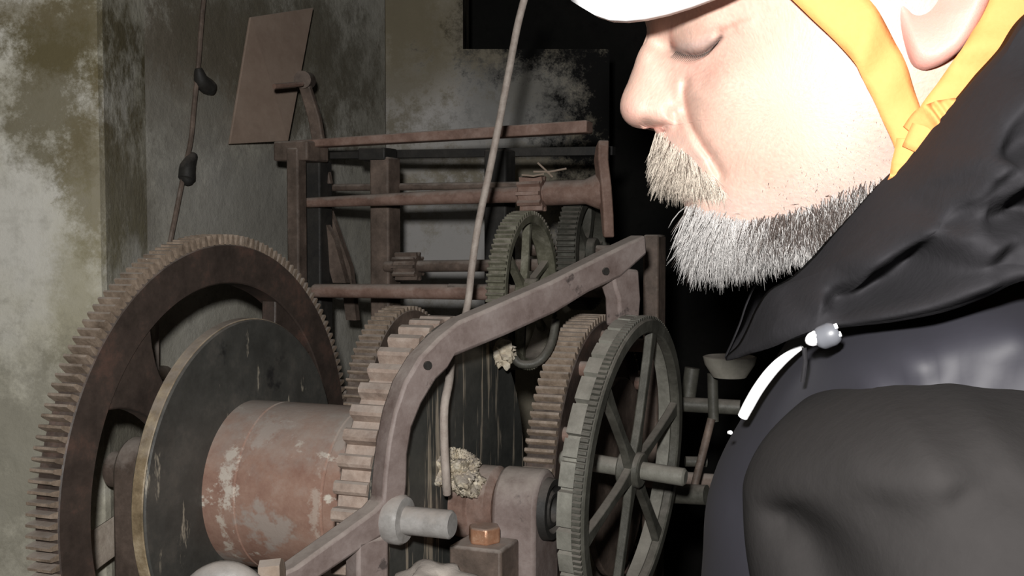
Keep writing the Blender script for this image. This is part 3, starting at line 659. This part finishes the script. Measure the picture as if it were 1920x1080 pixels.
for pp, ww, am, cc in ((((1210,232),(1226,235),(1244,239)), .0011, .9, (.16,.05,.04)), (((1284,165),(1290,205),(1308,255),(1335,300)), .0010, .45, (.34,.15,.11)), (((1345,72),(1370,62),(1395,56)), .0010, .5, (.36,.17,.13)),
        (((1258,50),(1258,62),(1266,78)), .0012, .6, (.28,.12,.09)), (((1270,340),(1300,350),(1345,366)), .0026, .6, (.50,.24,.18)), (((1272,346),(1305,354),(1340,366)), .0009, .7, (.20,.09,.07))):
    e = np.exp(-(seg_dist(Q, resample(np.array([L(x,y,.026) for x,y in pp]),30,False))/ww)**2)[:,None]*am; skin = skin*(1-e)+np.array(cc)*e  # dark lines paint shade into nostril, cheek fold, eye corner and mouth
sb = mask([(1480,395,60),(1540,380,60),(1600,350,55),(1640,300,50),(1420,400,50),(1360,395,40),(1320,430,50),(1400,450,60),(1500,440,60),(1290,410,40),(1250,285,28),(1290,310,28)], .6)
skin = skin*(1-sb)+np.array([.30,.24,.22])*sb
skin = np.clip(skin*(1+.05*nz), .02, .9)
# ear joined into the same mesh
eo = [(1668,-150),(1664,-60),(1680,-5),(1698,60),(1716,112),(1735,126),(1755,124),(1780,112),(1806,90),(1832,50),(1854,2),(1876,-70),(1872,-160),(1820,-225),(1740,-235),(1690,-205)]
HEAR = .078
E2 = [L(x, y, HEAR) for x, y in eo]; ec = L(1762, -40, HEAR); QE, dE, FE = polar(E2, ec, 30, 120, 1.4)
rel = np.clip(dE/.02, 0, 1); base = np.array([.068+.012*np.clip((q[0]-L(1690,0,HEAR)[0])/.04, 0, 1.2) for q in QE])
he = base+.0065*np.sqrt(np.clip(1-(1-np.clip(dE/.006,0,1))**2, 0, 1))
he -= .0085*np.exp(-((QE[:,0]-L(1735,0,HEAR)[0])/.008)**2-((QE[:,1]-L(1735,-15,HEAR)[1])/.012)**2)
he -= .0030*np.clip((dE-.006)/.006, 0, 1)*np.clip((QE[:,1]-L(0,70,HEAR)[1])/.01, 0, 1)
VE = np.array([LW(q[0], q[1], k) for q, k in zip(QE, he)]); VEb = np.array([LW(q[0], q[1], k-.006 if d > 1e-9 else k) for q, k, d in zip(QE, he, dE)])
VE2 = np.array([LW(q[0], q[1], -k) for q, k in zip(QE, he)]); VE2b = np.array([LW(q[0], q[1], -k+.006) for q, k in zip(QE, he)])
ce = np.tile(np.array([[.44,.275,.23]]), (len(QE),1)); re = np.exp(-(dE/.003)**2)[:,None]*.4; ce = ce*(1-re)+np.array([.5,.18,.165])*re
parts = [(V, F, skin), (V2, [f[::-1] for f in F], skin), (VE, FE, ce), (VEb, [f[::-1] for f in FE], ce), (VE2, [f[::-1] for f in FE], ce), (VE2b, FE, ce)]
AV = []; AF = []; AC = []; k = 0
for v, f, c in parts: AV.append(v); AC.append(c); AF += [tuple(i+k for i in q) for q in f]; k += len(v)
body = np_obj('body', np.vstack(AV), AF, M['skin'], man.o, np.vstack(AC), PO)
bm = __import__('bmesh').new(); bm.from_mesh(body.data); __import__('bmesh').ops.remove_doubles(bm, verts=bm.verts, dist=1e-5); __import__('bmesh').ops.recalc_face_normals(bm, faces=bm.faces); bm.to_mesh(body.data); bm.free(); body.data.shade_smooth()
body['label'] = 'face and neck with downcast eyes'

# --- hair strands
def inside(P, poly):
    x, y = P; c = False; n = len(poly)
    for i in range(n):
        (x1, y1), (x2, y2) = poly[i], poly[i-1]
        if (y1 > y) != (y2 > y) and x < (x2-x1)*(y-y1)/(y2-y1)+x1: c = not c
    return c
HB = Bz
def roots(poly, n):
    P = np.array(poly); out = []
    while len(out) < n:
        p = (RNG.uniform(P[:,0].min(), P[:,0].max()), RNG.uniform(P[:,1].min(), P[:,1].max()))
        if inside(p, poly): out.append(p)
    px = np.array(out); hh = np.full(n, .03)
    for it in range(5):
        q = np.array([L(a, b, c) for (a, b), c in zip(px, hh)]); hh = np.sqrt(np.maximum(Gf(q), 1e-6))
    return px, q, hh
def strands(name, specs, label=None, wid=.00015, mirror=True):
    AV = []; AF = []; AC = []; k = 0
    for poly, n, ln, dirf, colf, curl in specs:
        px, q, hh = roots(poly, n)
        for i in range(n):
            d = np.array(dirf(px[i]), float)+RNG.normal(0, curl, 3); d[0] = max(d[0], -.38); d /= np.linalg.norm(d); l = ln(px[i])*RNG.uniform(.65, 1.2); c = colf(px[i])
            bend = RNG.normal(0, curl*.7, 3)+np.array([0, -.25, 0]); w = wid*RNG.uniform(.7, 1.3)
            p = np.array([q[i][0], q[i][1], hh[i]-.0015]); pts = []
            for s in (0, .35, .7, 1.): pts.append(p+l*(d*s+bend*s*s*.5))
            ws = (w, w, w*.8, w*.15)
            e1 = np.cross(d, [0,0,1.]); e1 = e1/(np.linalg.norm(e1)+1e-9); e2 = np.cross(d, e1)
            for sgn in ((1, -1) if mirror else (1,)):
                for s in range(4):
                    for t in range(3):
                        a_ = 2.094*t; v = pts[s]+ws[s]*(math.cos(a_)*e1+math.sin(a_)*e2); AV.append((v[0], v[1], sgn*v[2])); AC.append(c)
                for s in range(3):
                    for t in range(3): AF.append((k+s*3+t, k+s*3+(t+1)%3, k+s*3+3+(t+1)%3, k+s*3+3+t))
                k += 12
    AV = np.array(AV); Vw = HO[None]+AV[:,:1]*HE+AV[:,1:2]*Zv+AV[:,2:]*HN
    o = np_obj(name, Vw, AF, M['hair'], man.o, np.array(AC), PO); o['kind'] = 'stuff'
    if label: o['label'] = label
    return o
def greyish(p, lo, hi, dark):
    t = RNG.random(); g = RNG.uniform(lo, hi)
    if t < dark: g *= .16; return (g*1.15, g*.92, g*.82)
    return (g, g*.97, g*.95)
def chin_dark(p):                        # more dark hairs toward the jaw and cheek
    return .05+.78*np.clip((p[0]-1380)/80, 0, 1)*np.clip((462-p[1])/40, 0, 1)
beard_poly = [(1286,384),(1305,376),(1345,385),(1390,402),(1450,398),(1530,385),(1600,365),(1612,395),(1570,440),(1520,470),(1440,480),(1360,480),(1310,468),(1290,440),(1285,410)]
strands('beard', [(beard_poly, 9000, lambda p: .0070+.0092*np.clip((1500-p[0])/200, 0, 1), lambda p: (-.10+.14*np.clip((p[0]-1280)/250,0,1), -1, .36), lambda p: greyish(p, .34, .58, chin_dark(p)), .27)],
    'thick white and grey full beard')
must = [(1228,248),(1246,246),(1275,262),(1305,296),(1335,326),(1362,352),(1345,360),(1300,336),(1262,322),(1238,316),(1230,285)]
strands('moustache', [(must, 3200, lambda p: .0125-.004*np.clip((p[0]-1280)/60,0,1), lambda p: (-.18+.55*np.clip((p[0]-1260)/60,0,1), -1, .35), lambda p: tuple(x*k for x, k in zip(greyish(p, .42, .62, .12), (1, .91, .79))), .16)],
    'short greyish blond moustache')
stub = [(1400,370),(1450,330),(1520,300),(1570,240),(1600,170),(1640,200),(1690,290),(1690,340),(1640,390),(1560,400),(1460,405)]
strands('stubble', [(stub, 3500, lambda p: .0023, lambda p: (-.1, -1, .25), lambda p: greyish(p, .32, .5, .28), .3),
    ([(1450,395),(1520,375),(1600,340),(1660,320),(1650,375),(1600,400),(1540,430),(1450,420)], 1500, lambda p: .0065, lambda p: (.05, -1, .3), lambda p: greyish(p, .3, .5, .6), .35)], 'grey stubble along the jaw', wid=.00016)
lash = MB()
for t in np.linspace(0, 1, 26):
    p = resample(np.array([L(x,y,.033) for x,y in ((1268,86),(1285,97),(1310,102),(1332,95),(1348,80))]), 26, False)[int(t*25)]
    hh = math.sqrt(max(Gf(p)[0], 1e-6)); a = LW(p[0], p[1], hh+.0002); d = -.55*HE+(-.75)*Zv+.5*HN
    lash.tube([a, a+d*.0022, a+d*.0042-HE*.0006], [.00014,.00012,.00004], 5)
man.part('eyelashes', lash, M['black'])

# --- jacket
def cloth_shell(name, outline, cps, cen, mat, thick=.006, nr=60, na=260, folds=(), wr=0., wscale=(30, 30), parent=None, mirror=True, label=None, pil=None, edge=.0):
    O2 = np.array([L(x, y, h) for x, y, h in outline]); Bh = np.array([h for *_, h in outline])
    X = np.array([L(x, y, h) for x, y, h in cps]); Yh = np.array([h for *_, h in cps])
    f = TPS(np.vstack([X, O2]), np.concatenate([Yh, Bh]), 1e-8)
    Q, dist, F = polar(O2, L(*cen), nr, na, 1.5); hh = f(Q)
    hh = hh+1.9*crease(Q, folds)*np.clip(dist/.01, .15, 1)
    if wr:
        rg = np.random.default_rng(len(outline)*7+len(cps))
        for _ in range(14):
            k = rg.normal(size=2)*np.array(wscale)*rg.uniform(.6, 2.4); hh += wr*np.sin(Q@k*2*math.pi/10+rg.uniform(0, 6.28))*rg.uniform(.3, 1)
    hh -= edge*(1-np.clip(dist/edge, 0, 1) if edge else 0)**2
    n = len(Q); ring = [1+(nr-1)*na+j for j in range(na)]
    AV = []; AF = []
    for sgn in ((1, -1) if mirror else (1,)):
        k = len(AV)*0+sum(len(a) for a in AV)
        Vo = HO[None]+Q[:,:1]*HE+Q[:,1:]*Zv+(sgn*hh)[:,None]*HN; Vi = HO[None]+Q[:,:1]*HE+Q[:,1:]*Zv+(sgn*(hh-thick if pil is None else pil-(hh-pil)*.5))[:,None]*HN
        AV += [Vo, Vi]; ff = [tuple(i+k for i in q) for q in F]; fi = [tuple(i+k+n for i in q[::-1]) for q in F]
        fe = [(ring[j]+k, ring[j]+n+k, ring[(j+1)%na]+n+k, ring[(j+1)%na]+k) for j in range(na)]
        AF += ff+fi+fe
    o = np_obj(name, np.vstack(AV), AF, mat, parent or man.o, None, PO)
    b_ = __import__('bmesh'); bm = b_.new(); bm.from_mesh(o.data); b_.ops.remove_doubles(bm, verts=bm.verts, dist=1e-5); b_.ops.recalc_face_normals(bm, faces=bm.faces); bm.to_mesh(o.data); bm.free(); o.data.shade_smooth()
    if label: o['label'] = label
    return o
def pillow(name, outline, cps, cen, mat, hb=0., nr=70, na=280, folds=(), wr=0., ws=(30,30), parent=None, label=None, mirror=False, backk=.6, oh=None):
    oh = hb if oh is None else oh
    O2 = np.array([L(x, y, oh) for x, y in outline]); Bz = resample(O2, 110)
    X = np.array([L(x, y, h) for x, y, h in cps]); Yh = np.array([(h-hb)**2 for *_, h in cps])
    f = TPS(np.vstack([X, Bz]), np.concatenate([Yh, np.zeros(len(Bz))]), 1e-9)
    Q, dist, F = polar(O2, L(*cen), nr, na, 2.0); G = np.maximum(f(Q), .004*np.minimum(dist, .05)); hh = np.sqrt(np.where(dist < 1e-9, 0, G))
    d = crease(Q, folds)
    if wr:
        rg = np.random.default_rng(len(outline)*5+len(cps))
        for _ in range(14):
            k = rg.normal(size=2)*np.array(ws)*rg.uniform(.6, 2.4); d += wr*np.sin(Q@k*2*math.pi/10+rg.uniform(0, 6.28))*rg.uniform(.3, 1)
    hh = np.where(dist < 1e-9, 0, np.maximum(hh+d*np.clip(dist/.015, 0, 1), 0)); n = len(Q)
    base_ = HO[None]+Q[:,:1]*HE+Q[:,1:]*Zv
    AV = []; AF = []
    for sgn in ((1, -1) if mirror else (1,)):
        k = sum(len(a) for a in AV)
        bs_ = base_ if sgn > 0 else base_+.13*HE
        AV += [bs_+(sgn*(hb+hh))[:,None]*HN, bs_+(sgn*(hb-hh*backk))[:,None]*HN]
        AF += [tuple(i+k for i in q) for q in F]+[tuple(i+k+n for i in q[::-1]) for q in F]
    o = np_obj(name, np.vstack(AV), AF, mat, parent or man.o, None, PO)
    b_ = __import__('bmesh'); bm = b_.new(); bm.from_mesh(o.data); b_.ops.remove_doubles(bm, verts=bm.verts, dist=1e-5); b_.ops.recalc_face_normals(bm, faces=bm.faces); bm.to_mesh(o.data); bm.free(); o.data.shade_smooth()
    if label: o['label'] = label
    return o
jk = pillow('jacket', [(1500,620),(1462,668),(1420,735),(1392,785),(1360,840),(1335,900),(1322,960),(1318,1040),(1312,1200),(1330,1700),(1360,2300),(1420,2560),(2100,2600),(2260,2300),(2300,1500),(2250,900),(2120,560),(1960,470),(1760,480),(1600,540)],
    [(1440,800,.045),(1400,950,.05),(1480,720,.05),(1560,680,.085),(1680,660,.124),(1800,640,.136),(1900,620,.141),(1700,725,.130),(1850,700,.142),(1920,690,.144),(1600,900,.11),(1800,1000,.155),(1500,1300,.11),(1900,1500,.16),(1500,1900,.12),(1900,2100,.17)],
    (1750,1100,.1), M['vest'], folds=[(((1560,640),(1590,690),(1620,745)), .08, .007, .006), (((1650,600),(1690,660),(1700,720)), .11, .004, .008), (((1760,590),(1775,640),(1770,700)), .13, -.005, .007),
        (((1840,570),(1820,640),(1825,700)), .14, .005, .009), (((1900,560),(1850,600),(1820,680)), .14, -.004, .007), (((1440,760),(1450,830),(1470,860)), .05, .004, .005)], wr=.0002, ws=(25,25), label='navy shiny quilted jacket body')
slv = pillow('sleeve', [(1404,985),(1412,930),(1438,880),(1478,835),(1530,795),(1600,757),(1680,728),(1760,714),(1850,712),(1950,716),(2120,760),(2280,900),(2360,1200),(2380,1700),(2250,2100),(1900,2150),(1640,1950),(1500,1500),(1420,1150)],
    [(1480,900,.150),(1450,980,.135),(1600,850,.180),(1700,800,.185),(1850,790,.188),(1650,950,.195),(1800,950,.215),(1900,900,.215),(1550,1050,.165),(1750,1150,.22),(2000,1200,.23),(1900,1600,.22),(1650,1500,.18)],
    (1800,1150,.14), M['sleeve'], hb=.10, oh=.14, mirror=True,
    folds=[(((1540,850),(1640,815),(1740,815),(1830,860)), .19, -.006, .010), (((1540,875),(1640,845),(1740,850)), .19, .004, .010), (((1810,930),(1860,920),(1910,930)), .21, -.003, .006),
        (((1405,990),(1470,995),(1530,1020),(1560,1080),(1570,1150)), .16, -.016, .010), (((1800,770),(1870,790),(1930,830)), .19, -.005, .009)], wr=.0003, ws=(16,16), label='charcoal fleece sleeve')
rgf = np.random.default_rng(5); FX = []
for _ in range(30):
    x0_, y0_ = rgf.uniform(1560, 1900), rgf.uniform(300, 560); ln = rgf.uniform(50, 130); an_ = rgf.uniform(-.95, -.35)
    FX.append((((x0_, y0_), (x0_+ln*.5*math.cos(an_), y0_+ln*.5*math.sin(an_)+rgf.uniform(-10, 10)), (x0_+ln*math.cos(an_), y0_+ln*math.sin(an_))), .13, rgf.uniform(-.009, .006), rgf.uniform(.0032, .006)))
hood = cloth_shell('hood', [(1362,678,.012),(1385,655,.03),(1402,625,.036),(1420,585,.042),(1446,548,.05),(1490,522,.056),(1530,485,.060),(1560,450,.064),(1600,405,.068),(1650,350,.072),(1705,298,.077),(1765,225,.085),(1830,150,.094),(1890,85,.10),(1960,0,.105),(2080,-40,.07),(2160,150,.06),(2180,420,.07),
        (2100,520,.13),(2000,520,.155),(1920,530,.155),(1850,560,.15),(1780,585,.145),(1700,602,.135),(1620,612,.115),(1560,620,.098),(1500,634,.078),(1440,652,.055),(1400,668,.032)],
    [(1480,590,.074),(1440,620,.058),(1560,540,.092),(1640,480,.105),(1650,560,.128),(1720,400,.112),(1800,300,.122),(1760,480,.140),(1900,200,.128),(1880,400,.150),(1850,510,.160),(1980,350,.15),(1980,150,.125),(2080,250,.11)],
    (1740,430,.12), M['hood'], folds=[(((1560,575),(1620,520),(1700,450),(1800,385),(1920,320)), .12, .010, .009), (((1570,600),(1640,560),(1720,500),(1830,430),(1920,400)), .13, -.010, .007),
        (((1590,520),(1600,560),(1650,545),(1720,475)), .11, -.009, .006), (((1600,590),(1680,585),(1780,555),(1920,495)), .145, .009, .009), (((1600,572),(1680,560),(1780,530),(1920,465)), .145, -.007, .006),
        (((1760,400),(1830,360),(1860,400),(1920,380)), .13, -.008, .007), (((1840,330),(1880,350),(1920,330)), .135, .006, .007), (((1640,430),(1760,330),(1900,200)), .11, .006, .010), (((1660,440),(1780,350),(1920,240)), .12, -.005, .007),
        (((1440,600),(1500,560),(1560,500)), .07, .006, .008), (((1500,560),(1540,545),(1570,590)), .085, -.008, .007), (((1780,440),(1840,450),(1900,430)), .14, .008, .008), (((1420,660),(1500,625),(1600,603)), .08, .005, .006)]+FX,
    wr=.0005, wscale=(40,40), label='thick black folded hood collar', thick=.012, edge=.006)
def on_jacket(px, py, h): x, z = L(px, py, h); return LW(x, z, h)
zt = man.part('zip_piping', MB().tube([on_jacket(x, y, h) for x, y, h in ((1504,650,.058),(1482,664,.055),(1460,682,.052),(1440,704,.05),(1420,732,.048),(1404,760,.046),(1393,781,.044))], [.0010,.0018,.0024,.0026,.0026,.0026,.0024], 12), M['reflect'], parent=jk, label='white reflective piping')
tg = man.part('toggle', MB().tube([on_jacket(1535,636,.098), on_jacket(1542,633,.099), on_jacket(1560,626,.101), on_jacket(1568,622,.101)], [.0036,.0048,.0048,.0038], 14), M['toggle'], parent=hood, label='grey cord toggle')
man.part('toggle_end', MB().tube([on_jacket(1516,640,.097), on_jacket(1522,637,.099), on_jacket(1531,633,.1), on_jacket(1536,631,.1)], [.0015,.0028,.003,.0026], 12), M['reflect'], parent=hood)
for x, y in ((1567,613),(1574,628)): man.part('toggle_stud', MB().tube([on_jacket(x-3,y,.104), on_jacket(x+3,y-2,.104)], .0011, 8), M['reflect'], parent=hood)
man.part('cord_tail', MB().tube([on_jacket(1508,652,.088), on_jacket(1510,680,.088), on_jacket(1505,716,.087)], .0010, 8), M['hood'], parent=hood)
man.part('stud', MB().tube([on_jacket(1367,811,.046), on_jacket(1370,811,.048)], .0009, 8), M['reflect'], parent=jk)
# --- trousers and boots, down to the floor
hipz = L(1800, 2500, .1)[1]+HO[2]
for s in (1, -1):
    x0 = L(1790, 2400, .1)[0]; p = [LW(x0, 0, s*.09), LW(x0-.01, 0, s*.10), LW(x0+.0, 0, s*.11), LW(x0+.02, 0, s*.11)]
    zs = [hipz+.12, hipz-.1, .50, .09]
    man.part('trouser_leg', MB().tube([(q[0], q[1], zz) for q, zz in zip(p, zs)], [.105,.10,.075,.06], 24), M['trouser'])
    q = p[3]; b = MB()
    b.tube([(q[0]+.07*HE[0], q[1]+.07*HE[1], .045), (q[0], q[1], .05), (q[0]-.12*HE[0], q[1]-.12*HE[1], .042), (q[0]-.20*HE[0], q[1]-.20*HE[1], .03)], [.038,.046,.042,.026], 18); man.part('boot', b, M['black'])
# --- helmet with strap
hel = Thing('safety_helmet', on_jacket(1560,-120,0), 'white safety helmet with peak and orange chin strap on the man', 'helmet')
pk = [(1420,-34,.079),(1350,-3,.073),(1300,16,.067),(1255,30,.060),(1215,39,.053),(1180,43,.046),(1150,42,.038),(1122,33,.030),(1100,19,.024),(1086,4,.012),(1080,-6,.003)]
VV = []; FF = []; nx = 17
for (x, y, h) in pk:
    c = L(x, y, h)
    for j in range(nx):
        s = -1+2*j/(nx-1); VV.append(LW(c[0]-.004*(1-s*s)*(h/.08), c[1]+(.062*(1-abs(s)**2.6)+.045*((1-s)/2)**1.5)*(h/.08)**.8, s*h))
for i in range(len(pk)-1):
    for j in range(nx-1): FF.append((i*nx+j, (i+1)*nx+j, (i+1)*nx+j+1, i*nx+j+1))
pm = MB().add(VV, FF); po = hel.part('peak', pm, M['white'], smooth=60)
so = po.modifiers.new('solid', 'SOLIDIFY'); so.thickness = .004; so.offset = 1 if True else -1
dome = MB(); hc = L(1640, -90, 0); rx, rz, rh = .128, .125, .092
VV = []; FF = []; na_, nb_ = 48, 16
for i in range(nb_+1):
    t = math.pi/2*i/nb_
    for j in range(na_):
        p = 2*math.pi*j/na_; x = rx*math.cos(p)*math.cos(t); z_ = rz*math.sin(t); hh = rh*math.sin(p)*math.cos(t)
        rid = 1+.03*math.exp(-(hh/.02)**2)*math.sin(t)
        VV.append(LW(hc[0]+x, hc[1]+z_*rid+.18*x, hh))
for i in range(nb_):
    for j in range(na_): FF.append((i*na_+j, i*na_+(j+1)%na_, (i+1)*na_+(j+1)%na_, (i+1)*na_+j))
do = hel.part('shell', dome.add(VV, FF), M['white'], smooth=60); so = do.modifiers.new('solid', 'SOLIDIFY'); so.thickness = .004
def strap(path, wid, name='strap', lift=.003):
    P = [np.array(on_jacket(x, y, h)) for x, y, h in path]; m = len(P); V = []; F = []
    C = resample(np.array([[p@HE, p[2]] for p in P]), 40, False); H = np.interp(np.linspace(0,1,40), np.linspace(0,1,m), [h for *_, h in path]); Wd = np.interp(np.linspace(0,1,40), np.linspace(0,1,m), wid)
    for i in range(40):
        t = C[min(i+1,39)]-C[max(i-1,0)]; t /= np.linalg.norm(t); nrm = np.array([-t[1], t[0]])
        for k in np.linspace(-1, 1, 7):
            q = C[i]+nrm*Wd[i]*k; xx = q-np.array([HO@HE, HO[2]]); hx = H[i]-.0018*k*k+.0030*math.exp(-((i-19+3*k)/2.6)**2)-.0016*math.exp(-((i-24+2*k)/2.0)**2)+.0010*math.sin(i*.55+k)*math.exp(-((i-30)/7)**2)
            V.append(LW(xx[0], xx[1], hx))
    for i in range(39):
        for k in range(6): F.append((i*7+k, i*7+7+k, i*7+8+k, i*7+k+1))
    o = hel.part(name, MB().add(V, F), M['orange'], smooth=80); s_ = o.modifiers.new('solid', 'SOLIDIFY'); s_.thickness = .0018; return o
strap([(1480,-90,.072),(1556,-6,.0735),(1612,55,.0745),(1652,115,.0745),(1680,180,.0735),(1700,235,.0725),(1712,285,.071)], [.0125,.0115,.0105,.0095,.0088,.0078,.0060], 'front_strap')
strap([(1985,-110,.078),(1925,-10,.080),(1880,60,.081),(1835,120,.081),(1790,175,.080),(1755,218,.079),(1716,285,.076)], [.011,.012,.011,.0095,.0080,.0070,.0055], 'rear_strap')
strap([(1708,250,.074),(1735,228,.079),(1765,215,.082),(1800,200,.084)], [.004,.006,.006,.004], 'strap_tab')
strap([(1716,260,.074),(1712,300,.074),(1700,340,.071),(1670,400,.066)], [.007,.008,.007,.006], 'chin_strap')
